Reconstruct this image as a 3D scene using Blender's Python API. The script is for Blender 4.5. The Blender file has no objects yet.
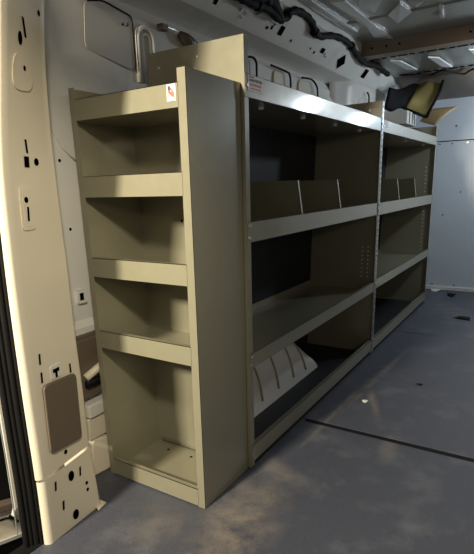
import bpy, bmesh, math, random
from mathutils import Vector, Matrix
random.seed(7)
S = bpy.context.scene
COL = S.collection

# ------------------------------------------------------------ materials
def lin(c):
    return tuple(((v/255)/12.92 if v/255 <= .04045 else ((v/255+.055)/1.055)**2.4) for v in c)
def mat(name, rgb, rough=.5, metal=0.0, var=.08, scale=12, bump=0.0, bscale=60, dirt=None, dscale=4, spec=.5):
    m = bpy.data.materials.new(name); m.use_nodes = True
    nt = m.node_tree; N = nt.nodes; L = nt.links
    b = N['Principled BSDF']; b.inputs['Roughness'].default_value = rough
    b.inputs['Metallic'].default_value = metal
    b.inputs['Specular IOR Level'].default_value = spec
    tc = N.new('ShaderNodeTexCoord')
    no = N.new('ShaderNodeTexNoise'); no.inputs['Scale'].default_value = scale; no.inputs['Detail'].default_value = 5
    L.new(tc.outputs['Object'], no.inputs['Vector'])
    c = lin(rgb)
    mx = N.new('ShaderNodeMix'); mx.data_type = 'RGBA'
    mx.inputs['A'].default_value = tuple(v*(1-var) for v in c)+(1,)
    mx.inputs['B'].default_value = tuple(min(1, v*(1+var)) for v in c)+(1,)
    L.new(no.outputs['Fac'], mx.inputs['Factor'])
    out = mx.outputs['Result']
    if dirt:
        n2 = N.new('ShaderNodeTexNoise'); n2.inputs['Scale'].default_value = dscale; n2.inputs['Detail'].default_value = 8; n2.inputs['Roughness'].default_value = .65
        L.new(tc.outputs['Object'], n2.inputs['Vector'])
        r = N.new('ShaderNodeValToRGB'); r.color_ramp.elements[0].position = .52; r.color_ramp.elements[1].position = .75
        L.new(n2.outputs['Fac'], r.inputs['Fac'])
        m2 = N.new('ShaderNodeMix'); m2.data_type = 'RGBA'
        m2.inputs['B'].default_value = lin(dirt)+(1,)
        mul = N.new('ShaderNodeMath'); mul.operation = 'MULTIPLY'; mul.inputs[1].default_value = .6
        L.new(r.outputs['Color'], mul.inputs[0]); L.new(mul.outputs[0], m2.inputs['Factor'])
        L.new(out, m2.inputs['A']); out = m2.outputs['Result']
    L.new(out, b.inputs['Base Color'])
    mr = N.new('ShaderNodeMapRange'); mr.inputs['To Min'].default_value = max(0, rough-.07); mr.inputs['To Max'].default_value = min(1, rough+.07)
    L.new(no.outputs['Fac'], mr.inputs['Value']); L.new(mr.outputs['Result'], b.inputs['Roughness'])
    if bump:
        n3 = N.new('ShaderNodeTexNoise'); n3.inputs['Scale'].default_value = bscale; n3.inputs['Detail'].default_value = 4
        L.new(tc.outputs['Object'], n3.inputs['Vector'])
        bp = N.new('ShaderNodeBump'); bp.inputs['Strength'].default_value = bump; bp.inputs['Distance'].default_value = .004
        L.new(n3.outputs['Fac'], bp.inputs['Height']); L.new(bp.outputs['Normal'], b.inputs['Normal'])
    return m

PAINT = mat('olive grey powder coat', (146, 142, 121), .34, .15, .05, 30, .04, 400)
PAINT.node_tree.nodes['Principled BSDF'].inputs['Coat Weight'].default_value = .6; PAINT.node_tree.nodes['Principled BSDF'].inputs['Coat Roughness'].default_value = .09
BACKP = mat('black lining and floor shade', (30, 32, 36), .6, 0, .15, 10)
VAN   = mat('van body paint', (222, 220, 214), .34, 0, .04, 6, .03, 20, dirt=(180, 178, 170), dscale=5)
VANW  = mat('cream pillar paint', (226, 217, 196), .38, 0, .03, 6, .02, 20)
ROOF  = mat('roof sheet metal', (172, 172, 166), .30, .25, .10, 5, .25, 9, dirt=(110, 108, 98), dscale=4)
BOWM  = mat('beige primer', (132, 117, 102), .5, 0, .06, 8, .05, 30)
BLACK = mat('black rubber', (15, 14, 14), .75, 0, .2, 20, spec=.25)
HOLE  = mat('dark opening', (6, 6, 6), .9, 0, .1, 20, spec=0)
PAD   = mat('taupe plastic', (104, 92, 80), .55, 0, .06, 30, .15, 500)
ZINC  = mat('zinc bolt', (215, 215, 215), .25, .9, .04, 40)
BRIGHT_DOT   = mat('bright bolt and slot light', (235, 235, 230), .4, 0, .03, 40)  # bolt heads under the top shelf, and dots of light through slots
SILV  = mat('silver strip', (180, 184, 184), .28, .6, .05, 40)
LABEL = mat('sticker paper', (236, 226, 210), .45, 0, .03, 60)
INKB  = mat('black ink', (30, 28, 32), .5)
INKR  = mat('red ink', (205, 105, 92), .5)
INKN  = mat('navy ink', (70, 70, 120), .5)
BULK  = mat('bulkhead grey', (200, 208, 216), .42, .1, .04, 4, .05, 12, dirt=(196, 202, 208), dscale=6)
GOLD  = mat('yellow foil', (176, 160, 104), .38, .3, .25, 9, .5, 14)
TAN   = mat('tan fibre', (158, 136, 100), .55, 0, .25, 14, .4, 20)
ARCH  = mat('light grey wheel arch paint', (238, 236, 230), .42, 0, .04, 8, .05, 30)
RIBM  = mat('arch seam sealer', (176, 160, 132), .6)
PALE  = mat('pale grey roof patch', (225, 226, 224), .3, .2, .08, 10, .3, 12)
SCRAPW= mat('white paper scrap', (225, 225, 222), .7)
BOND  = mat('primer shade grey', (192, 190, 186), .45, 0, .06, 8, .05, 20)

def floor_mat():
    m = mat('charcoal floor mat', (76, 79, 91), .42, 0, .30, 160, .5, 500, dirt=(128, 128, 134), dscale=5)
    nt = m.node_tree; N = nt.nodes; L = nt.links; b = N['Principled BSDF']
    src = b.inputs['Base Color'].links[0].from_socket
    geo = N.new('ShaderNodeTexCoord')
    wn = N.new('ShaderNodeTexNoise'); wn.inputs['Scale'].default_value = 9; wn.inputs['Detail'].default_value = 9; wn.inputs['Roughness'].default_value = .7
    L.new(geo.outputs['Object'], wn.inputs['Vector'])
    fac = None
    # dusty boot smears: centre, half-length, half-width, angle, strength
    for cx, cy, a, w, ang, st in [(-.03, -.12, .28, .11, .10, 1.0), (.28, -.10, .12, .05, 1.1, .55), (-.12, .09, .13, .10, .3, .35),
                                  (.80, -.10, .35, .012, -.02, .9), (1.25, -.14, .5, .018, -.05, .8), (.95, -.20, .16, .02, .4, .8), (.6, -.36, .10, .03, .2, .7), (.16, -.12, .20, .03, .2, .5), (2.75, -.2, .25, .12, .5, .5), (-.33, -.30, .15, .12, 0, .4)]:
        mp = N.new('ShaderNodeMapping'); mp.vector_type = 'TEXTURE'
        mp.inputs['Location'].default_value = (cx, cy, 0); mp.inputs['Rotation'].default_value = (0, 0, ang); mp.inputs['Scale'].default_value = (a, w, 10)
        L.new(geo.outputs['Object'], mp.inputs['Vector'])
        ln = N.new('ShaderNodeVectorMath'); ln.operation = 'LENGTH'; L.new(mp.outputs['Vector'], ln.inputs[0])
        mr = N.new('ShaderNodeMapRange'); mr.inputs['From Min'].default_value = 1.25; mr.inputs['From Max'].default_value = .2
        mr.inputs['To Min'].default_value = 0; mr.inputs['To Max'].default_value = st
        L.new(ln.outputs['Value'], mr.inputs['Value'])
        o = mr.outputs['Result']
        if fac is None: fac = o
        else:
            mxm = N.new('ShaderNodeMath'); mxm.operation = 'MAXIMUM'; L.new(fac, mxm.inputs[0]); L.new(o, mxm.inputs[1]); fac = mxm.outputs[0]
    r = N.new('ShaderNodeMapRange'); r.inputs['From Min'].default_value = .36; r.inputs['From Max'].default_value = .62
    L.new(wn.outputs['Fac'], r.inputs['Value'])
    mu = N.new('ShaderNodeMath'); mu.operation = 'MULTIPLY'; L.new(fac, mu.inputs[0]); L.new(r.outputs['Result'], mu.inputs[1])
    mx = N.new('ShaderNodeMix'); mx.data_type = 'RGBA'; mx.inputs['B'].default_value = lin((142, 132, 120))+(1,)
    L.new(src, mx.inputs['A']); L.new(mu.outputs[0], mx.inputs['Factor']); L.new(mx.outputs['Result'], b.inputs['Base Color'])
    return m
FLOOR = floor_mat()

# ------------------------------------------------------------ mesh builder
class MB:
    def __init__(s): s.v = []; s.f = []; s.m = []; s.mats = []
    def mi(s, m):
        if m not in s.mats: s.mats.append(m)
        return s.mats.index(m)
    def add(s, vs, fs, m):
        o = len(s.v); s.v += [tuple(v) for v in vs]; k = s.mi(m)
        for f in fs: s.f.append(tuple(i+o for i in f)); s.m.append(k)
        return s
    def hexa(s, p, m):   # 8 corners: bottom 4 ccw, top 4 ccw
        return s.add(p, [(3,2,1,0),(4,5,6,7),(0,1,5,4),(1,2,6,5),(2,3,7,6),(3,0,4,7)], m)
    def box(s, x0, x1, y0, y1, z0, z1, m):
        return s.hexa([(x0,y0,z0),(x1,y0,z0),(x1,y1,z0),(x0,y1,z0),(x0,y0,z1),(x1,y0,z1),(x1,y1,z1),(x0,y1,z1)], m)
    def plate(s, pts, d, m):   # polygon thickened by vector d
        n = len(pts); d = Vector(d); q = [Vector(p) for p in pts]
        vs = q+[p+d for p in q]
        fs = [tuple(range(n))[::-1], tuple(range(n, 2*n))]+[(i, (i+1) % n, n+(i+1) % n, n+i) for i in range(n)]
        return s.add(vs, fs, m)
    def cyl(s, c, axis, r, h, m, n=10, r2=None):
        c = Vector(c); a = Vector(axis).normalized(); u = a.orthogonal().normalized(); w = a.cross(u)
        r2 = r if r2 is None else r2
        vs = [c+(u*math.cos(t)+w*math.sin(t))*r for t in [2*math.pi*i/n for i in range(n)]]
        vs += [c+a*h+(u*math.cos(t)+w*math.sin(t))*r2 for t in [2*math.pi*i/n for i in range(n)]]
        fs = [tuple(range(n))[::-1], tuple(range(n, 2*n))]+[(i, (i+1) % n, n+(i+1) % n, n+i) for i in range(n)]
        return s.add(vs, fs, m)
    def tube(s, path, r, m, n=8, flat=1.0):
        P = [Vector(p) for p in path]; rings = []; u = None
        for i, p in enumerate(P):
            t = (P[min(i+1, len(P)-1)]-P[max(i-1, 0)]).normalized()
            u = (t.orthogonal() if u is None else u-t*u.dot(t)).normalized(); w = t.cross(u)
            rr = r[i] if isinstance(r, (list, tuple)) else r
            rings.append([p+(u*math.cos(a)+w*math.sin(a)*flat)*rr for a in [2*math.pi*k/n for k in range(n)]])
        vs = [v for g in rings for v in g]; fs = []
        for i in range(len(P)-1):
            for k in range(n):
                fs.append((i*n+k, i*n+(k+1) % n, (i+1)*n+(k+1) % n, (i+1)*n+k))
        fs += [tuple(range(n))[::-1], tuple((len(P)-1)*n+k for k in range(n))]
        return s.add(vs, fs, m)
    def grid(s, fn, us, vs_, m, d=None, skip=None):
        nu, nv = len(us), len(vs_)
        A = [Vector(fn(u, v)) for u in us for v in vs_]
        fs = [(i*nv+j, (i+1)*nv+j, (i+1)*nv+j+1, i*nv+j+1) for i in range(nu-1) for j in range(nv-1)]
        if d is None: return s.add(A, fs, m)
        d = Vector(d); B = [a+d for a in A]; n = len(A)
        f2 = fs+[tuple(n+k for k in f[::-1]) for f in fs]
        bd = [i*nv for i in range(nu)]+[(nu-1)*nv+j for j in range(1, nv)]+[i*nv+nv-1 for i in range(nu-2, -1, -1)]+[j for j in range(nv-2, 0, -1)]
        for a, b in zip(bd, bd[1:]+bd[:1]): f2.append((b, a, n+a, n+b))
        return s.add(A+B, f2, m)
    def build(s, name, parent=None, smooth=False, bevel=0.0, origin=None):
        me = bpy.data.meshes.new(name)
        o = bpy.data.objects.new(name, me); COL.objects.link(o)
        org = Vector(origin) if origin is not None else Vector((0, 0, 0))
        me.from_pydata([tuple(Vector(v)-org) for v in s.v], [], s.f)
        for m in s.mats: me.materials.append(m)
        for p, k in zip(me.polygons, s.m): p.material_index = k; p.use_smooth = smooth
        bm = bmesh.new(); bm.from_mesh(me); bmesh.ops.recalc_face_normals(bm, faces=bm.faces); bm.to_mesh(me); bm.free()
        o.location = org
        if parent:
            o.parent = parent; o.location = org-parent_world(parent)
        if bevel:
            b = o.modifiers.new('bevel', 'BEVEL'); b.width = bevel; b.segments = 2; b.limit_method = 'ANGLE'; b.angle_limit = .6
        return o
def parent_world(o):
    v = Vector(o.location)
    while o.parent: o = o.parent; v += Vector(o.location)
    return v
def root(name, loc, label, cat, group=None):
    o = bpy.data.objects.new(name, None); COL.objects.link(o); o.location = loc; o.empty_display_size = .05
    return tag(o, label, cat, group)
def tag(o, label, cat=None, group=None):
    o['label'] = label
    if cat: o['category'] = cat
    if group: o['group'] = group
    return o
def struct(o): o['kind'] = 'structure'; return o
def interp(z, zs, ys):
    if z <= zs[0]: return ys[0]
    for i in range(len(zs)-1):
        if z <= zs[i+1]: return ys[i]+(ys[i+1]-ys[i])*(z-zs[i])/(zs[i+1]-zs[i])
    return ys[-1]
def smoothp(P, n=4):
    P = [Vector(q) for q in P]; out = []
    for i in range(len(P)-1):
        a, b, c, d = P[max(i-1, 0)], P[i], P[i+1], P[min(i+2, len(P)-1)]
        for k in range(n):
            t = k/n; out.append(.5*((2*b)+(-a+c)*t+(2*a-5*b+4*c-d)*t*t+(-a+3*b-3*c+d)*t**3))
    return out+[P[-1]]
def fr(a, b, n): return [a+(b-a)*i/(n-1) for i in range(n)]

# ------------------------------------------------------------ narrow end cabinet
W0, W1, H, D = .380, .398, 1.17, .245
def wy(z): return W0+(W1-W0)*z/H
cab = root('shelf_cabinet', (0, .19, 0), 'tall narrow olive metal cabinet with four open bays, nearest the van door', 'cabinet')
T = .002
p = MB(); p.box(0, D, 0, T, .0, H, PAINT); p.box(-.001, .0015, 0, .024, 0, H, PAINT); p.box(D-.0015, D, 0, .018, 0, H, PAINT)
p.build('side_panel', cab)
p = MB()
def lp(x0, x1, a, b, z0, z1, m): # strip following the leaning left side, a,b = inset range
    p.hexa([(x0, wy(z0)-b, z0), (x1, wy(z0)-b, z0), (x1, wy(z0)-a, z0), (x0, wy(z0)-a, z0), (x0, wy(z1)-b, z1), (x1, wy(z1)-b, z1), (x1, wy(z1)-a, z1), (x0, wy(z1)-a, z1)], m)
lp(0, D, 0, T, 0, H, PAINT); lp(-.001, .0015, 0, .020, 0, H, PAINT); lp(D-.0015, D, 0, .018, 0, H, PAINT)
p.build('side_panel', cab)
p = MB(); p.hexa([(D-.004, T, .02), (D-.002, T, .02), (D-.002, wy(.02)-T, .02), (D-.004, wy(.02)-T, .02), (D-.004, T, 1.12), (D-.002, T, 1.12), (D-.002, wy(1.12)-T, 1.12), (D-.004, wy(1.12)-T, 1.12)], PAINT)
for y, z in [(.10, 1.02), (.30, .42), (.10, .18), (.22, .80), (.12, .58)]: p.cyl((D-.0045, y, z), (-1, 0, 0), .0045, .0006, HOLE)
p.build('back_panel', cab)
for z0, z1 in [(.004, .058), (.435, .489), (.654, .710), (.881, .938), (1.085, 1.140)]:
    p = MB(); y1 = wy(z0)-T-.0005; y1t = wy(z1)-T-.0005
    p.hexa([(.002, T, z0), (D-.005, T, z0), (D-.005, y1, z0), (.002, y1, z0), (.002, T, z0+T), (D-.005, T, z0+T), (D-.005, y1, z0+T), (.002, y1, z0+T)], PAINT)
    p.hexa([(-.0025, .0225, z0), (-.0011, .0225, z0), (-.0011, y1-.017, z0), (-.0025, y1-.017, z0), (-.0025, .0225, z1), (-.0011, .0225, z1), (-.0011, y1t-.017, z1), (-.0025, y1t-.017, z1)], PAINT)
    p.box(-.0025, .012, .0225, y1-.019, z1-.0015, z1, PAINT)
    for y in (.05, .19, .33): p.cyl((.10, y, z0), (0, 0, -1), .004, .001, ZINC, 8); 
    if z0 < .1:
        for x, y in [(.20, .30), (.20, .20), (.20, .10), (.10, .06), (.05, .08)]: p.cyl((x, y, z0+T), (0, 0, 1), .005, .0006, HOLE, 8)
    top_shelf = p.build('shelf', cab)
p = MB(); p.box(-.0036, -.0026, .028, .055, 1.100, 1.137, LABEL)
p.plate([(-.0037, .051, 1.1325), (-.0037, .046, 1.134), (-.0037, .033, 1.118), (-.0037, .031, 1.106), (-.0037, .037, 1.108), (-.0037, .050, 1.118)], (-.0002, 0, 0), INKR)
p.plate([(-.0040, .051, 1.1325), (-.0040, .046, 1.134), (-.0040, .043, 1.130), (-.0040, .045, 1.123), (-.0040, .0505, 1.125)], (-.0002, 0, 0), INKN)
for k in range(3): p.plate([(-.0040, .044-.003*k, 1.123-.004*k), (-.0040, .042-.003*k, 1.1235-.004*k), (-.0040, .034, 1.113-.002*k), (-.0040, .0345, 1.111-.002*k)], (-.0002, 0, 0), LABEL)
tag(p.build('sticker', top_shelf), 'small white sticker with a red and blue waving flag')
cab_bolts = [(-.0025, .012, .03)]

# ------------------------------------------------------------ big shelving units
YF = -.011
def yb(z): return .366-.031*z       # rear edge leans in towards the top
def side_panel(x0, par, ztop, first=True, flange=1, strip=False, dots=False, face=1):
    p = MB(); t = .002
    def q(xa, xb, ya, z0, z1, m, ybk=None):
        b0 = yb(z0) if ybk is None else ybk; b1 = yb(z1) if ybk is None else ybk
        p.hexa([(xa, ya, z0), (xb, ya, z0), (xb, b0, z0), (xa, b0, z0), (xa, ya, z1), (xb, ya, z1), (xb, b1, z1), (xa, b1, z1)], m)
    q(x0, x0+t, YF, .004, ztop, PAINT)
    if flange > 0: q(x0+t, x0+.022, YF, .004, ztop, PAINT, YF+.0015)
    else: q(x0-.020, x0, YF, .004, ztop, PAINT, YF+.0015)
    return p
def slot_light_rows(p, x, nx, rows, z0, z1, step, m=None):  # bright discs stand for light showing through the slot holes
    z = z0; m = m or BRIGHT_DOT
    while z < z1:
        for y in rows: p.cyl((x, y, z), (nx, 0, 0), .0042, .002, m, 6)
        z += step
def shelving(name, label, x0, x1, h0, h1, lips, holes_end):
    r = root(name, ((x0+x1)/2, .17, 0), label, 'shelving unit', 'tall open shelving units on the left wall')
    p = side_panel(x0, r, h0)
    if holes_end == 1:
        p.cyl((x0, .28, 1.245), (-1, 0, 0), .004, .001, ZINC, 8); p.cyl((x0, .14, 1.255), (-1, 0, 0), .004, .001, ZINC, 8)
    p.build('side_panel', r)
    xe = x1-.002
    p = side_panel(xe, r, h1, flange=-1)
    if holes_end == 1:
        slot_light_rows(p, xe, -1, (.03, .06), .42, .58, .022)
        p.cyl((xe, .05, 1.235), (-1, 0, 0), .006, .002, ZINC, 8)
    else:
        slot_light_rows(p, xe, -1, (.045,), .40, .74, .028)
        slot_light_rows(p, xe, -1, (.045,), .82, 1.00, .028)
    p.build('side_panel', r)
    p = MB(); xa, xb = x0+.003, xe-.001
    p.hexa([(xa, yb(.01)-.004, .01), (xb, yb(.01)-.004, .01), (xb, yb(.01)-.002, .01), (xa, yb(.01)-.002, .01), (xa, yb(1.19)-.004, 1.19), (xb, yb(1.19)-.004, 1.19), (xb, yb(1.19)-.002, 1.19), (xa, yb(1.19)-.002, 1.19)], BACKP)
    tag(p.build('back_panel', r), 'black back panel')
    shelves = []
    for z0, z1 in lips:
        p = MB(); yk = yb(z0)-.005
        p.box(xa, xb, YF+.003, yk if z0 > .1 else YF+.016, z0, z0+.002, PAINT)
        p.box(xa-.002, xb+.002, YF-.002, YF-.0006, z0, z1, PAINT)
        p.box(xa, xb, YF-.002, YF+.012, z1-.0015, z1, PAINT)
        if z0 > .1: p.box(xa, xb, yk-.001, yk, z0, z0+.03, PAINT)
        for x in (xa+.010, xb-.010):
            for z in ((z0+z1)/2,) if z0 > 1 else (z0+.012, z1-.012): p.cyl((x, YF-.002, z), (0, -1, 0), .0055, .003, ZINC, 8)
        if z0 > 1:
            for x in fr(xa+.18, xb-.18, 4 if x0 < 1 else 3):
                for y in (.04,): p.cyl((x, y, z0), (0, 0, -1), .009, .010, BRIGHT_DOT, 8)
        shelves.append(p.build('shelf' if z0 > .1 else 'base_rail', r))
    return r, shelves
X0, X1, X2 = .2475, 1.549, 2.889
u1, sh1 = shelving('shelving_unit', 'long shelving unit in the middle, with printed sticker on its top lip', X0, X1, 1.288, 1.272, [(.022, .080), (.347, .396), (.739, .799), (1.135, 1.194)], 1)
u2, sh2 = shelving('shelving_unit', 'farther shelving unit beside the grey bulkhead, with brightly lit lips', X1+.004, X2, 1.272, 1.262, [(.022, .080), (.356, .406), (.736, .797), (1.135, 1.190)], 2)
# perforated front strips on the divider between the units
p = MB(); p.box(X1-.017, X1+.000, YF-.0055, YF-.0042, .02, 1.27, SILV)
z = .05
while z < 1.26:
    p.cyl((X1-.0085, YF-.0055, z), (0, -1, 0), .0042, .0005, HOLE, 6); z += .0254
p.build('slotted_strip', u1)
# shelf dividers
def divider(par, x, zb, rear, label=None):
    p = MB(); zt = .913
    yr = yb(zt)-.012
    p.plate([(x, YF+.004, zb), (x, YF+.030, zt), (x, yr, zt), (x, yr, zb)], (.0018, 0, 0), PAINT)
    p.box(x, x+.016, YF+.006, yr, zb, zb+.0015, PAINT)
    p.plate([(x, YF+.004, zb+.002), (x, YF+.030, zt), (x-.009, YF+.030, zt), (x-.009, YF+.004, zb+.002)], (0, .0015, 0), PAINT)
    p.build('divider', par)
for x in (.664, 1.051): divider(sh1[2], x, .7415, 0)
for x in (2.01, 2.43): divider(sh2[2], x, .7385, 0)
# printed stickers
p = MB(); ys = YF-.0025
p.box(.262, .349, ys-.0006, ys, 1.152, 1.1925, LABEL)
def ink(x0, x1, z0, z1, m): p.box(x0, x1, ys-.0010, ys-.0006, z0, z1, m)
ink(.270, .297, 1.1855, 1.1885, INKB); ink(.270, .297, 1.176, 1.1825, INKB)
for k,(a,b) in enumerate([(.299,.305),(.307,.312),(.314,.320),(.322,.326),(.328,.333),(.335,.341)]): ink(a, b, 1.1755 if k%2 else 1.177, 1.184, INKB)
for k in range(11): ink(.270+.0062*k, .2742+.0062*k, 1.1655, 1.1715, INKR)
for k in range(14): ink(.276+.0042*k, .2788+.0042*k, 1.157, 1.1605, INKR)
tag(p.build('sticker', sh1[3]), 'cream sticker with black logo and red lines of print')
p = MB(); p.box(1.585, 1.655, YF-.0031, YF-.0025, 1.15, 1.1885, LABEL)
for k in range(4): p.box(1.592, 1.648-.012*(k % 2), YF-.0034, YF-.0031, 1.158+.0075*k, 1.1605+.0075*k, INKN)
tag(p.build('sticker', sh2[3]), 'small white sticker with rows of blue print')

# ------------------------------------------------------------ floor: three sheets on a black subfloor
fl = MB(); fl.box(-.26, 3.46, -1.5, .47, -.06, -.006, HOLE); fl.box(-.62, -.26, -1.5, .30, -.06, -.006, HOLE); flo = struct(fl.build('floor'))
seams = [(-.62, .664), (.672, 2.030), (2.036, 3.40)]
for i, (a, b) in enumerate(seams):
    p = MB(); pts = [(a, -1.5, -.006), (b, -1.5, -.006), (b, .468, -.006), (a, .468, -.006)] if i else [(a, -1.5, -.006), (b, -1.5, -.006), (b, .468, -.006), (-.16, .468, -.006), (-.16, .30, -.006), (a, .285, -.006)]
    p.plate(pts, (0, 0, .0054), FLOOR); p.build('floor_sheet', flo, bevel=.0008)
p = MB(); p.box(.262, X2-.004, YF+.006, .40, -.0006, .0016, BACKP); tag(p.build('under_shelf_shade', flo), 'black sheet for the shade under the shelving')  # black sheet darkens the floor where the shelving shades it
p = MB(); p.box(.645, .668, -1.5, YF-.01, -.0006, .0002, BLACK); p.build('seam_strip', flo)

p = MB(); p.box(-.62, -.32, .287, .33, -.02, .004, BLACK); p.build('door_sill', flo, bevel=.003)
# ------------------------------------------------------------ left wall
def profile_wall():
    p = MB()
    prof = [(.47, -.01), (.455, .02), (.455, .45), (.435, .47), (.435, .49), (.45, .51), (.452, 1.20), (.452, 1.43), (.48, 1.475), (.36, 1.497), (.352, 1.506), (.275, 1.60), (.262, 1.61), (.255, 1.66)]
    xs = fr(-.30, 3.44, 60)
    p.grid(lambda u, v: (u, prof[v][0], prof[v][1]), xs, list(range(len(prof))), VAN, d=(0, .012, .002))
    return p
wall = struct(profile_wall().build('wall_left'))
# rail holes and brackets on the inner face of the cant rail
def railpt(x, s, off=.0015):     # s 0..1 from the lower edge to the cable edge
    y = .352+(.275-.352)*s; z = 1.506+(1.60-1.506)*s
    return Vector((x, y-off*.77, z-off*.63))
p = MB()
def railhole(x, s, wx, ws, dia=False):
    if dia: pts = [railpt(x-wx, s), railpt(x, s+ws), railpt(x+wx, s), railpt(x, s-ws)]
    else: pts = [railpt(x-wx, s-ws), railpt(x-wx, s+ws), railpt(x+wx, s+ws), railpt(x+wx, s-ws)]
    p.plate(pts, (0, -.0005, -.0004), HOLE)
for a in [(1.135, .38, .018, .16), (1.253, .24, .006, .05), (1.021, .26, .008, .05), (1.055, .33, .007, .06), (1.588, .44, .02, .10), (1.516, .24, .007, .05), (.641, .28, .01, .10), (1.46, .30, .005, .04), (.52, .5, .01, .06)]: railhole(*a)
railhole(1.86, .40, .055, .34, True); railhole(2.27, .42, .032, .22)
for x, s in [(.82, .2), (.84, .34), (.80, .38), (1.63, .38), (1.65, .30), (1.00, .5), (1.07, .46)]:
    c = railpt(x, s, 0); p.cyl(c, (0, -.77, -.63), .006, .006, ZINC, 8)
p.build('rail_opening', wall)
# raised stamped bridge on the rail
p = MB(); p.plate([railpt(.90, .45), railpt(.96, 1.0), railpt(1.00, 1.1), railpt(1.08, .9), railpt(1.10, .5)], (0, -.008, -.006), VAN); p.build('rail_bracket', wall, bevel=.003)
# recessed window-shaped panel with rubber edging behind the narrow cabinet
def rrect(pts, r=.02, n=5):
    out = []; m = len(pts)
    for i in range(m):
        a, b, c = Vector(pts[i-1]), Vector(pts[i]), Vector(pts[(i+1) % m])
        da = (a-b).normalized()*r; dc = (c-b).normalized()*r
        for k in range(n):
            t = k/(n-1); out.append((b+da)*(1-t)**2+b*2*t*(1-t)+(b+dc)*t*t)
    return out
def on_wall(pts, y): return [(x, y, z) for x, z in pts]
o1 = rrect([Vector((.119, .447, 1.302)), Vector((.131, .447, 1.425)), Vector((.205, .447, 1.443)), Vector((.325, .447, 1.428)), Vector((.325, .447, 1.27)), ], .018)
p = MB(); p.plate(o1, (0, -.0012, 0), BOND); p.build('stamped_panel', wall)
p = MB(); p.tube([v+Vector((0, -.005, 0)) for v in o1[8:23]], .0022, BLACK); p.build('rubber_edging', wall)
p = MB()
for k in range(2): p.tube([(.300-.02*k, .442, 1.405-.004*k), (.300-.02*k, .438, 1.398-.004*k), (.292-.02*k, .440, 1.394)], .002, BLACK, 6)
p.build('clip', wall)
# hooped slot pressings
def hoop(x, zt, w, zb, r, par, m=VAN):
    p = MB()
    pts = [(x-w, .447, zb)]+[(x-w*math.cos(t), .447, zt-w+w*math.sin(t)) for t in fr(0, math.pi, 9)]+[(x+w, .447, zb)]
    p.tube(pts, r, m, 8); return p.build('stamped_hoop', par, smooth=True)
hoop(.385, 1.412, .038, 1.24, .009, wall); hoop(.388, 1.392, .018, 1.24, .006, wall)
# raised lighter inner panels above the long unit
p = MB(); o2 = rrect([Vector((.62, .449, 1.20)), Vector((.62, .449, 1.435)), Vector((1.93, .449, 1.435)), Vector((2.10, .449, 1.36)), Vector((2.10, .449, 1.20))], .06)
p.plate(o2, (0, -.010, 0), VAN); p.build('stamped_panel', wall, bevel=.004)
# B-pillar bulge
p = MB()
def bp(u, v):
    x = 2.04+.95*u; k = min(1, max(0, math.sin(math.pi*u)*2.2)); k = k*k*(3-2*k)
    z = 1.16+.35*v; return (x, .448-(.448-.352)*k*(1-.12*(1-v)), z)
p.grid(bp, fr(0, 1, 24), fr(0, 1, 8), VAN, d=(0, .01, 0))
bpo = p.build('pillar_pressing', wall, smooth=True)
p = MB(); p.tube([(2.22, .362, 1.28), (2.26, .36, 1.38), (2.36, .358, 1.43), (2.50, .358, 1.42), (2.62, .362, 1.33)], .010, VAN, 8)
p.build('stamped_rib', wall, smooth=True)
# lower wall pieces glimpsed between pillar and cabinet
p = MB(); p.box(-.006, .024, .438, .4525, .565, .605, VAN); p.box(-.002, .012, .4365, .4382, .575, .597, HOLE)
p.build('square_clip', wall)
p = MB(); p.box(-.05, .16, .425, .4560, .26, .455, PAD); p.build('recess_panel', wall, bevel=.006)
p = MB(); p.tube([(-.03, .418, .335), (.02, .412, .355), (.07, .412, .372)], .013, VANW, 10); p.box(-.03, .07, .412, .426, .30, .322, BLACK)
p.build('hinge_bar', wall, smooth=True)
p = MB(); p.box(-.04, .14, .405, .4552, .20, .245, VAN); p.box(-.04, .14, .415, .4552, .12, .195, VANW); p.plate([(-.06, .41, 0), (.02, .40, 0), (.05, .405, .11), (-.03, .415, .12)], (0, .04, 0), VANW)
p.box(.03, .10, .40, .4552, .0, .115, PAD)
p.build('sill_bracket', wall, bevel=.005)
p = MB()
for x, z in [(-.012, .985), (.005, .51), (.0, .79)]: p.cyl((x, .4515, z), (0, -1, 0), .005, .001, HOLE, 10)
p.build('bolt_hole', wall)
p = MB(); p.tube([(-.075, .449, 1.20), (-.05, .449, 1.10), (.0, .449, 1.02), (.05, .449, .98)], .0025, VAN, 6); p.tube([(-.10, .449, 1.46), (-.095, .445, 1.38), (-.085, .445, 1.30), (-.11, .445, 1.0)], .006, VAN, 8)
p.build('stamped_rib', wall, smooth=True)
# wheel arch
p = MB(); AX0, AX1 = .30, 1.16
def arch(u, v):
    # u along x, v from the floor edge up and over to the wall
    x = AX0+(AX1-AX0)*u+.06*(u**3)*(1-min(1, v*1.6))
    hh = .26*(1-max(0, (u-.62)/.38)**2.6*.62)
    a = v*math.pi/2
    y = .162+.115*(1-math.cos(a))+.02*v; z = .001+hh*math.sin(a)**.9
    return (x, y, z)
p.grid(arch, fr(0, 1, 30), fr(0, 1, 12), ARCH)
n0 = [arch(1, v) for v in fr(0, 1, 12)]; p.plate([Vector(q) for q in n0]+[(AX1, .30, .001)], (-.004, 0, 0), ARCH)
for x in (.50, .64, .78, .92, 1.04):
    u = (x-AX0)/(AX1-AX0)
    p.tube([Vector(arch(u, v))+Vector((0, -.001, .001)) for v in fr(.10, 1, 10)], .0055, RIBM, 6)
    c = Vector(arch(u, .10)); p.cyl(c+Vector((0, .002, 0)), (0, -1, .3), .007, .005, ZINC, 8)
p.build('wheel_arch', wall, smooth=True)

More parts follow.
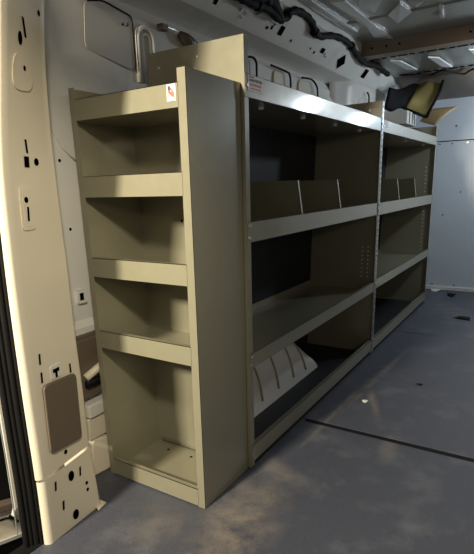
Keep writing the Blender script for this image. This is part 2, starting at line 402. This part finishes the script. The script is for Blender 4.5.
# loose straps (wire ties) hanging from rail behind the top lip
for pts in ([(.997, .42, 1.428), (1.05, .418, 1.436), (1.08, .418, 1.423), (1.085, .418, 1.39), (1.085, .42, 1.25)],
            [(1.224, .42, 1.434), (1.381, .418, 1.431), (1.414, .416, 1.420), (1.426, .416, 1.377), (1.43, .42, 1.25)],
            [(1.568, .42, 1.432), (1.683, .418, 1.440), (1.745, .416, 1.420), (1.768, .416, 1.383), (1.775, .42, 1.25)],
            [(2.37, .33, 1.45), (2.40, .33, 1.44), (2.41, .33, 1.40), (2.41, .34, 1.25)]):
    p = MB(); p.tube(smoothp(pts), .0050, BLACK, 8); p.build('hanging_wire', wall, smooth=True)
for x0, x1 in ((1.27, 1.37), (1.55, 1.68)):
    p = MB(); p.plate(rrect([Vector((x0, .439, 1.20)), Vector((x0, .439, 1.425)), Vector((x1, .439, 1.425)), Vector((x1, .439, 1.20))], .035), (0, -.010, 0), VANW); p.build('stamped_lug', wall, bevel=.004)

# grey latch mechanism on the wall above the narrow cabinet
lt = root('latch_mechanism', (.55, .44, 1.42), 'small grey latch and rod fixed high above the narrow cabinet', 'latch')
p = MB(); p.box(.452, .486, .425, .449, 1.418, 1.438, PAD); p.build('bracket', lt, bevel=.003)
p = MB(); p.tube([(.48, .43, 1.432), (.53, .43, 1.432), (.56, .43, 1.425)], .0022, ZINC, 6); p.build('rod', lt)
p = MB(); p.tube([(.555, .43, 1.424), (.585, .426, 1.414), (.63, .426, 1.404), (.69, .43, 1.400)], [.012, .02, .018, .006], PAD, 10); p.cyl((.61, .412, 1.405), (0, -1, 0), .012, .006, SILV, 12)
p.build('latch_body', lt, smooth=True)

# black wiring harness clipped along the cant rail
path = [(.45, .285, 1.56), (.60, .275, 1.585), (.685, .275, 1.556), (.774, .27, 1.548), (.904, .27, 1.562), (1.01, .27, 1.548), (1.05, .268, 1.56), (1.096, .262, 1.592), (1.16, .26, 1.612), (1.26, .26, 1.615), (1.33, .262, 1.600), (1.377, .27, 1.578), (1.45, .27, 1.575), (1.56, .262, 1.60), (1.711, .258, 1.615), (1.846, .26, 1.608), (1.98, .268, 1.585), (2.123, .27, 1.572), (2.315, .255, 1.585), (2.42, .25, 1.575), (2.52, .245, 1.568)]
p = MB(); sp = smoothp(path); p.tube(sp, [.0155+.0022*math.sin(i*2.1) for i in range(len(sp))], BLACK, 10)
h = p.build('wiring_harness', None, smooth=True, origin=(.45, .285, 1.56)); tag(h, 'thick black taped wiring harness running along the upper wall edge', 'wiring harness')
for i in (8, 14, 26, 44, 60): p = MB(); c = sp[i]; d = (sp[i+1]-sp[i]).normalized(); p.cyl(c-d*.01, d, .022, .02, BLACK, 10); p.build('clamp', h)
p = MB(); p.tube(smoothp([(.70, .27, 1.60), (.78, .262, 1.575), (.86, .262, 1.590), (.95, .262, 1.585), (1.03, .265, 1.545)]), [.02, .024, .026, .030, .024, .022, .028, .030, .026, .022, .024, .026, .026, .02, .018, .014, .010], BLACK, 8); p.build('taped_bundle', h, smooth=True)
p = MB(); p.tube(smoothp([(.60, .27, 1.60), (.70, .23, 1.63), (.80, .24, 1.61), (.90, .255, 1.575)]), .016, BLACK, 8); p.build('wire_branch', h, smooth=True)

# ------------------------------------------------------------ ceiling
cl = MB()
cl.box(-.7, 3.46, -1.5, .262, 1.652, 1.662, ROOF)
ceil = struct(cl.build('ceiling'))
for k, x in enumerate((.42, 1.0, 1.58)):      # shallow stamped ribs in the roof skin
    p = MB(); p.hexa([(x, -1.5, 1.652), (x+.10, -1.5, 1.652), (x+.10, .24, 1.652), (x, .24, 1.652), (x+.02, -1.5, 1.646), (x+.08, -1.5, 1.646), (x+.08, .22, 1.646), (x+.02, .22, 1.646)], ROOF)
    p.build('roof_rib', ceil)
# pale faceted patches set under the roof skin
patches = [[(1.579, -.005), (1.45, -.092), (1.606, -.106), (1.725, -.014)], [(1.539, .113), (1.824, .076), (2.0, .08), (1.895, .154)], [(1.447, -.126), (1.49, -.182), (1.537, -.143)],
           [(1.585, -.226), (1.593, -.242), (1.774, -.215), (1.765, -.198)], [(1.238, .144), (1.278, .093), (1.773, .087), (1.781, .13)], [(1.159, .247), (1.191, .206), (1.742, .19), (1.70, .23)],
           [(1.25, .02), (1.36, -.04), (1.50, .03), (1.38, .07)]]
for pt in patches:
    p = MB(); c = Vector((sum(a for a, b in pt)/len(pt), sum(b for a, b in pt)/len(pt), 1.640-random.random()*.006))
    vs = [Vector((a, b, 1.6455-random.random()*.006)) for a, b in pt]
    top = [Vector((a, b, 1.6515)) for a, b in pt]; n = len(pt)
    p.add(vs+[c]+top, [(i, (i+1) % n, n) for i in range(n)]+[(i, (i+1) % n, n+1+(i+1) % n, n+1+i) for i in range(n)]+[tuple(range(n+1, 2*n+1))], PALE)
    p.build('roof_patch', ceil)
# beige roof bow
p = MB(); p.grid(lambda u, v: (2.0+.03*v+.0*u, u, 1.652-.062*v), fr(-1.5, .262, 20), fr(0, 1, 3), BOWM, d=(.01, 0, 0)); p.box(2.03, 2.12, -1.5, .262, 1.586, 1.592, BOWM)
for y in (.12, .05, -.30, .20): p.cyl((2.015, y, 1.62), (-1, 0, 0), .006, .003, HOLE, 8)
struct(p.build('trim_2'))
# perforated header panel
p = MB(); p.grid(lambda u, v: (2.12+.64*v, u, 1.590+.012*math.sin(math.pi*v)), fr(-1.5, .262, 4), fr(0, 1, 8), ROOF, d=(0, 0, .01))
hd = struct(p.build('trim_3', smooth=True))
p = MB()
for i in range(34):
    y = .22-.052*i; l = .014+(.012 if i % 3 == 0 else 0)
    p.box(2.135, 2.155, y-l, y+l, 1.587, 1.5895, HOLE)
    p.box(2.70, 2.722, y-.02-l, y-.02+l, 1.587, 1.5895, HOLE)
p.build('slot_row', hd)
p = MB()
for y0, dx in [(.16, .0), (-.04, .06), (-.26, .02), (-.48, .05)]:
    p.plate([(2.24+dx, y0, 1.588), (2.56+dx, y0-.02, 1.588), (2.62+dx, y0-.075, 1.588), (2.30+dx, y0-.05, 1.588)], (0, 0, .010), PALE)
p.build('raised_rib', hd, bevel=.003)
p = MB(); p.tube(smoothp([(2.66, .20, 1.58), (2.68, .10, 1.575), (2.74, .02, 1.572), (2.66, -.06, 1.575), (2.80, -.16, 1.562), (2.74, -.22, 1.570), (2.60, -.40, 1.582)]), .006, BLACK, 8)
w = tag(p.build('ceiling_cable', None, smooth=True), 'thin black cable sagging across the ceiling header panel', 'cable')
# sloping front header down to the bulkhead
p = MB(); p.grid(lambda u, v: (2.76+.66*v, u, 1.590-.088*v-.01*math.sin(math.pi*v)), fr(-1.5, .262, 4), fr(0, 1, 8), BOWM, d=(0, 0, .01)); struct(p.build('trim_4', smooth=True))

# ------------------------------------------------------------ bulkhead
p = MB(); p.box(3.42, 3.44, -1.5, .47, 0, 1.188, BULK); p.box(3.424, 3.44, -1.5, .47, 1.188, 1.195, HOLE); p.box(3.416, 3.44, -1.5, .47, 1.195, 1.52, BULK)
p.box(3.438, 3.45, -1.5, .47, 0, 1.66, BULK)
bk = struct(p.build('wall_front'))
p = MB(); p.box(3.398, 3.42, -1.5, .40, -.0005, .030, VAN); p.build('kick_strip', bk, bevel=.003)
p = MB()
for y in (.06, -.03, -.14, -.30): 
    p.cyl((3.42, y, 1.172), (-1, 0, 0), .007, .005, ZINC, 8)
for y in (.04, -.13, -.3): p.cyl((3.42, y, .045), (-1, 0, 0), .008, .005, ZINC, 8)
for y, z in ((-.05, 1.30), (-.12, .80), (.0, .62)): p.cyl((3.416 if z > 1.2 else 3.42, y, z), (-1, 0, 0), .007, .004, ZINC, 8)
p.build('bolt', bk)

# ------------------------------------------------------------ hanging torn duct
dt = root('air_duct', (2.82, .20, 1.55), 'torn black duct with yellow foil face dangling over the far shelving', 'duct')
TLc, TRc, BLc, BRc = Vector((2.90, .125, 1.548)), Vector((2.86, -.03, 1.548)), Vector((2.74, .175, 1.375)), Vector((2.78, .045, 1.315))
def gold(u, v):
    a = TLc.lerp(TRc, u); b = BLc.lerp(BRc, u); q = a.lerp(b, v)
    q += Vector((-.05, -.015, -.012))*math.sin(math.pi*v)+Vector((-.01, 0, .01))*math.sin(5*u+3*v); return q
p = MB(); p.grid(gold, fr(0, 1, 10), fr(0, 1, 14), GOLD, d=(.010, .010, .004)); tag(p.build('foil_face', dt, smooth=True), 'creased yellow foil face')
p = MB(); A = [TLc+Vector((0, .005, .0)), BLc+Vector((0, .005, 0))]
def side(u, v):
    a = TLc.lerp(Vector((2.62, .262, 1.50)), u); b = BLc.lerp(Vector((2.62, .285, 1.375)), u)
    return a.lerp(b, v)+Vector((-.03, -.01, 0))*math.sin(math.pi*v)*(1-u)+Vector((0, 0, .012))*math.sin(7*u)
p.grid(side, fr(0, 1, 10), fr(0, 1, 8), BLACK, d=(.05, .02, .0)); p.build('duct_wall', dt, smooth=True)
p = MB(); p.tube([BRc+Vector((-.005, -.002, -.004)), gold(1, .75)+Vector((0, -.004, 0)), gold(1, .5)+Vector((0, -.004, 0)), gold(1, .25)+Vector((0, -.004, 0)), TRc], .009, BLACK, 8)
p.tube([BLc, BRc], .010, BLACK, 8); p.build('edge_seal', dt, smooth=True)
fp = MB()
def flap(u, v):
    a = Vector((2.84, .10, 1.300)).lerp(Vector((2.86, .02, 1.375)), u); b = Vector((2.80, -.01, 1.262)).lerp(Vector((2.88, -.14, 1.378)), u)
    return a.lerp(b, v)+Vector((-.02, 0, .006))*math.sin(math.pi*u)
fp.grid(flap, fr(0, 1, 8), fr(0, 1, 8), TAN, d=(.006, .003, -.003)); 
tag(fp.build('torn_flap', dt, smooth=True), 'torn tan flap under the foil')
p = MB(); p.box(2.60, 2.86, .13, .40, 1.268, 1.35, VAN)
for x in (2.66, 2.74, 2.80): p.box(x, x+.006, .126, .130, 1.27, 1.345, HOLE)
p.build('wall_bracket', wall, bevel=.008)

# ------------------------------------------------------------ cream door pillar
zl = [-.1, .2, .37, .54, .71, .93, 1.01, 1.26, 1.7]; yl = [.275, .270, .274, .274, .272, .261, .249, .189, .07]
zr = [-.1, 0, .17, .33, .51, .67, .79, 1.02, 1.2, 1.32, 1.7]; yr = [.285, .285, .303, .300, .308, .308, .311, .316, .308, .288, .20]
def smo(z, zs, ys): return sum(interp(z+d, zs, ys) for d in (-.06, -.03, 0, .03, .06))/5
def py(x, z):
    a = smo(z, zl, yl); b = smo(z, zr, yr); return a+(b-a)*(x+.32)/.174
def psurf(s, z):   # s 0..1 across with rolled edges
    if s < 0: t = -s; return (-.32-.016*math.sin(t*math.pi/2), py(-.32, z)+.016*(1-math.cos(t*math.pi/2)), z)
    if s > 1: t = s-1; return (-.146+.010*math.sin(min(t, 1)*math.pi/2)-0*t, py(-.146, z)+.010*(1-math.cos(min(t, 1)*math.pi/2))+max(0, t-1)*.14, z)
    x = -.32+.174*s; return (x, py(x, z), z)
SS = [-1, -.75, -.5, -.25]+fr(0, 1, 10)+[1.25, 1.5, 1.75, 2.0, 2.5, 2.95]
p = MB(); p.grid(psurf, SS, fr(.19, 1.66, 50), VANW)
pil = struct(p.build('trim_1', smooth=True))
p = MB()
def foot(s, z):
    q = Vector(psurf(s, z)); q.y -= .006; 
    return q
p.grid(foot, SS, [-.01, 0, .02, .05, .1, .15, .165, .178, .184, .186], VANW); p.build('foot_panel', pil, smooth=True)
def drape(p, outline, off, m, thick=.0006):
    pts = [Vector((x, py(x, z)-off, z)) for x, z in outline]; p.plate(pts, (0, -thick, 0), m)
def ov(x, z, rx, rz, n=14, tilt=0): return [(x+rx*math.cos(t)+tilt*rz*math.sin(t), z+rz*math.sin(t)) for t in [2*math.pi*i/n for i in range(n)]]
def slot(x0, z0, x1, z1, w): return [(x0-w, z0), (x0+w, z0), (x1+w, z1), (x1-w, z1)]
p = MB()
k = .0010
drape(p, slot(-.244, 1.2576, -.232, 1.2229, .0045), k, HOLE); drape(p, ov(-.2554, 1.2157, .0085, .013), k, HOLE); 
drape(p, slot(-.2467, 1.0164, -.2426, .9876, .0035), k, HOLE); drape(p, slot(-.2469, .980, -.2469, .956, .0085), k, HOLE); drape(p, ov(-.2117, .9692, .0085, .0085), k, HOLE)
drape(p, slot(-.2783, .5128, -.2802, .4853, .003), k, HOLE); drape(p, slot(-.2801, .4648, -.2816, .4374, .003), k, HOLE); drape(p, slot(-.1776, .4519, -.1783, .4265, .003), k, HOLE)
drape(p, ov(-.2341, .2201, .006, .0065), k, HOLE); drape(p, ov(-.168, 1.29, .006, .006), k, HOLE)
p.build('opening', pil)
p = MB()
drape(p, [tuple((v.x, v.z)) for v in rrect([Vector((-.283, 0, .815)), Vector((-.281, 0, .912)), Vector((-.238, 0, .912)), Vector((-.240, 0, .815))], .010)], -.001, VANW, .004)
drape(p, [tuple((v.x, v.z)) for v in rrect([Vector((-.276, 0, .822)), Vector((-.274, 0, .905)), Vector((-.245, 0, .905)), Vector((-.247, 0, .822))], .008)], .0032, VANW, .0004)
drape(p, ov(-.2635, .8837, .0065, .007), .004, HOLE); drape(p, slot(-.2601, .8677, -.262, .8358, .0032), .004, HOLE)
p.build('stamped_recess', pil)
p = MB(); drape(p, [(v.x, v.z) for v in rrect([Vector((-.290, 0, 1.112)), Vector((-.285, 0, 1.185)), Vector((-.205, 0, 1.19)), Vector((-.207, 0, 1.120))], .03, 7)], -.001, VANW, .0042)
drape(p, ov(-.2422, 1.1612, .0055, .0055), .0034, HOLE); p.build('stamped_boss', pil, bevel=.0022)
p = MB(); drape(p, [tuple((v.x, v.z)) for v in rrect([Vector((-.250, 0, .433)), Vector((-.250, 0, .468)), Vector((-.212, 0, .468)), Vector((-.212, 0, .433))], .005)], 0, VAN, .003)
drape(p, slot(-.243, .4535, -.220, .4535, .0001) if 0 else [(-.243, .449), (-.243, .459), (-.220, .459), (-.220, .449)], .0034, HOLE); drape(p, [(-.236, .435), (-.236, .449), (-.228, .449), (-.228, .435)], .0034, HOLE); p.build('clip_plate', pil)
p = MB(); k = .0072
for x, z in ((-.2309, .1473), (-.2346, .0303)): drape(p, ov(x, z, .011, .0145), k, HOLE)
for a in [(-.1942, .1533, -.1979, .1277), (-.2884, .1645, -.2915, .1396), (-.2704, .0957, -.2737, .0701)]: drape(p, slot(*a, .0032), k, HOLE)
for x, z in ((-.1784, .0942), (-.179, .0739)): drape(p, ov(x, z, .005, .005), k, HOLE)
p.build('opening', pil)
# taupe plastic cover pad
ol = rrect([Vector((-.292, 0, .246)), Vector((-.286, 0, .432)), Vector((-.166, 0, .424)), Vector((-.172, 0, .232))], .016)
p = MB(); drape(p, [(v.x, v.z) for v in ol], .001, PAD, .009); tag(p.build('cover_pad', pil, bevel=.003), 'taupe plastic cover pad')
# torn cream chip at the pillar foot
p = MB(); p.plate([(-.165, .262, .001), (-.128, .270, .001), (-.130, .300, .001), (-.15, .30, .001)], (0, 0, .004), VANW); p.build('foot_tab', pil)

# black rubber weatherstrip
p = MB(); zz = fr(-.12, 1.5, 40)
for k in range(4):
    p.tube([(-.336-.011*k, smo(z, zl, yl)+.020+.006*k, z) for z in zz], .0075 if k % 2 else .0062, BLACK, 8)
ws = p.build('weatherstrip', None, smooth=True, origin=(-.35, .30, -.12)); tag(ws, 'ribbed black rubber weatherstrip edging the cream pillar', 'weatherstrip')
p = MB(); p.tube([(-.384, smo(z, zl, yl)+.046, z) for z in zz if z > .02], .0018, SILV, 6); p.build('bright_edge', ws)

# open rear door seen past the seal
p = MB(); p.box(-.42, -.16, .552, .60, -.6, 1.7, BLACK)
dr = struct(p.build('door_1'))
p = MB(); p.plate([(-.40, .55, .045), (-.165, .55, -.03), (-.165, .55, -.055), (-.40, .55, .018)], (0, -.035, 0), PAD); p.build('trim_bar', dr, bevel=.004)
p = MB(); p.plate([(-.40, .551, .03), (-.165, .551, -.04), (-.165, .551, -.15), (-.40, .551, -.085)], (0, -.010, 0), VANW); p.build('inner_panel', dr)
p = MB(); p.tube(smoothp([(-.31, .538, -.045), (-.285, .536, -.05), (-.268, .534, -.062), (-.25, .536, -.085)]), .003, BLACK, 6); p.cyl((-.272, .536, -.052), (0, -1, 0), .007, .01, BLACK, 8); p.build('cable', dr)
p = MB(); p.plate([(-.40, .551, -.086), (-.165, .551, -.151), (-.165, .551, -.162), (-.40, .551, -.097)], (0, -.02, 0), BOND); p.build('door_ledge', dr)

# ------------------------------------------------------------ scraps on the floor
def scrap(name, x, y, pts, m, label, cat, h=.004):
    p = MB(); n = len(pts)
    p.plate([(x+a, y+b, -.0004+h*(i % 2)*.9) for i, (a, b) in enumerate(pts)], (0, 0, .0018), m)
    tag(p.build(name, None, origin=(x, y, 0)), label, cat)
scrap('paper_scrap', .934, -.171, [(-.014, -.006), (.004, -.012), (.016, .0), (.0, .014), (-.008, .008)], SCRAPW, 'tiny white paper scrap lying alone in the middle of the dark floor', 'scrap')
scrap('paper_scrap', 3.36, .005, [(-.05, -.02), (.0, -.05), (.03, .0), (.0, .03), (-.03, .02)], SCRAPW, 'white torn paper scrap against the foot of the grey bulkhead', 'scrap', .012)
scrap('rubber_scrap', 1.226, -.326, [(-.010, -.012), (.008, -.016), (.010, .010), (-.006, .014)], BLACK, 'small dark rubber crumb on the floor right of the white paper scrap', 'scrap')
scrap('rubber_scrap', 2.525, -.320, [(-.05, -.06), (.0, -.05), (.05, -.03), (.01, .01), (-.02, .05), (-.04, .0)], BLACK, 'largest dark rubber scrap on the far floor near the right edge', 'scrap', .012)
scrap('rubber_scrap', 3.20, -.145, [(-.06, -.02), (.0, -.04), (.08, .0), (.01, .03), (-.02, .02)], BLACK, 'dark pointed rubber scrap just before the bulkhead kick strip', 'scrap', .02)

# ------------------------------------------------------------ camera
cam = bpy.data.cameras.new('camera'); co = bpy.data.objects.new('camera', cam); COL.objects.link(co); S.camera = co
yaw, pit, rol = .5757, -.2548, -.0296
F = Vector((math.cos(yaw)*math.cos(pit), math.sin(yaw)*math.cos(pit), math.sin(pit)))
R = Vector((math.sin(yaw), -math.cos(yaw), 0)); U = R.cross(F)
R2 = R*math.cos(rol)+U*math.sin(rol); U2 = U*math.cos(rol)-R*math.sin(rol)
M = Matrix((R2, U2, -F)).transposed().to_4x4(); M.translation = Vector((-.9979, -.7456, .9026)); co.matrix_world = M
cam.sensor_fit = 'AUTO'; cam.sensor_width = 36; cam.lens = 494.84/554*36
cam.shift_x = (237-228.06)/554; cam.shift_y = (314.4-277)/554; cam.clip_start = .01

# ------------------------------------------------------------ lights
def area(name, loc, target, size, power, col, sy=None):
    l = bpy.data.lights.new(name, 'AREA'); l.shape = 'RECTANGLE' if sy else 'SQUARE'; l.size = size
    if sy: l.size_y = sy
    l.energy = power; l.color = col
    o = bpy.data.objects.new(name, l); COL.objects.link(o); o.location = loc
    o.rotation_euler = (Vector(target)-Vector(loc)).to_track_quat('-Z', 'Y').to_euler(); return o
def point(name, loc, power, col, r=.04):
    l = bpy.data.lights.new(name, 'POINT'); l.energy = power; l.color = col; l.shadow_soft_size = r
    o = bpy.data.objects.new(name, l); COL.objects.link(o); o.location = loc; return o
def spot(name, loc, target, power, col, deg, r=.05, blend=.6):
    l = bpy.data.lights.new(name, 'SPOT'); l.energy = power; l.color = col; l.shadow_soft_size = r; l.spot_size = math.radians(deg); l.spot_blend = blend
    o = bpy.data.objects.new(name, l); COL.objects.link(o); o.location = loc
    o.rotation_euler = (Vector(target)-Vector(loc)).to_track_quat('-Z', 'Y').to_euler(); return o
area('garage_lamp', (-2.3, .30, 1.75), (0, .15, .6), .22, 128, (1.0, .89, .68))
spot('pillar_fill', (-1.0, -.75, 1.55), (-.25, .35, .65), 66, (1.0, .89, .68), 52, .06, .9)  # added warm spot that brightens the pillar, no such source known
point('side_fill', (-1.8, -1.7, 1.35), 17, (1.0, .85, .62), .10)  # unseen warm fill added for the shelf dividers and inner side panel
point('cargo_lamp', (2.45, -.80, 1.43), 15, (.80, .90, 1.0), .045)
point('cargo_lamp_front', (2.78, -.53, 1.34), 5.5, (.72, .86, 1.0), .045)
wd = bpy.data.worlds.new('world'); S.world = wd; wd.use_nodes = True
bg = wd.node_tree.nodes['Background']; bg.inputs['Color'].default_value = (.70, .69, .68, 1); bg.inputs['Strength'].default_value = .12
S.view_settings.view_transform = 'Standard'; S.view_settings.look = 'None'; S.view_settings.exposure = 0; S.view_settings.gamma = 1
S.view_settings.use_curve_mapping = False
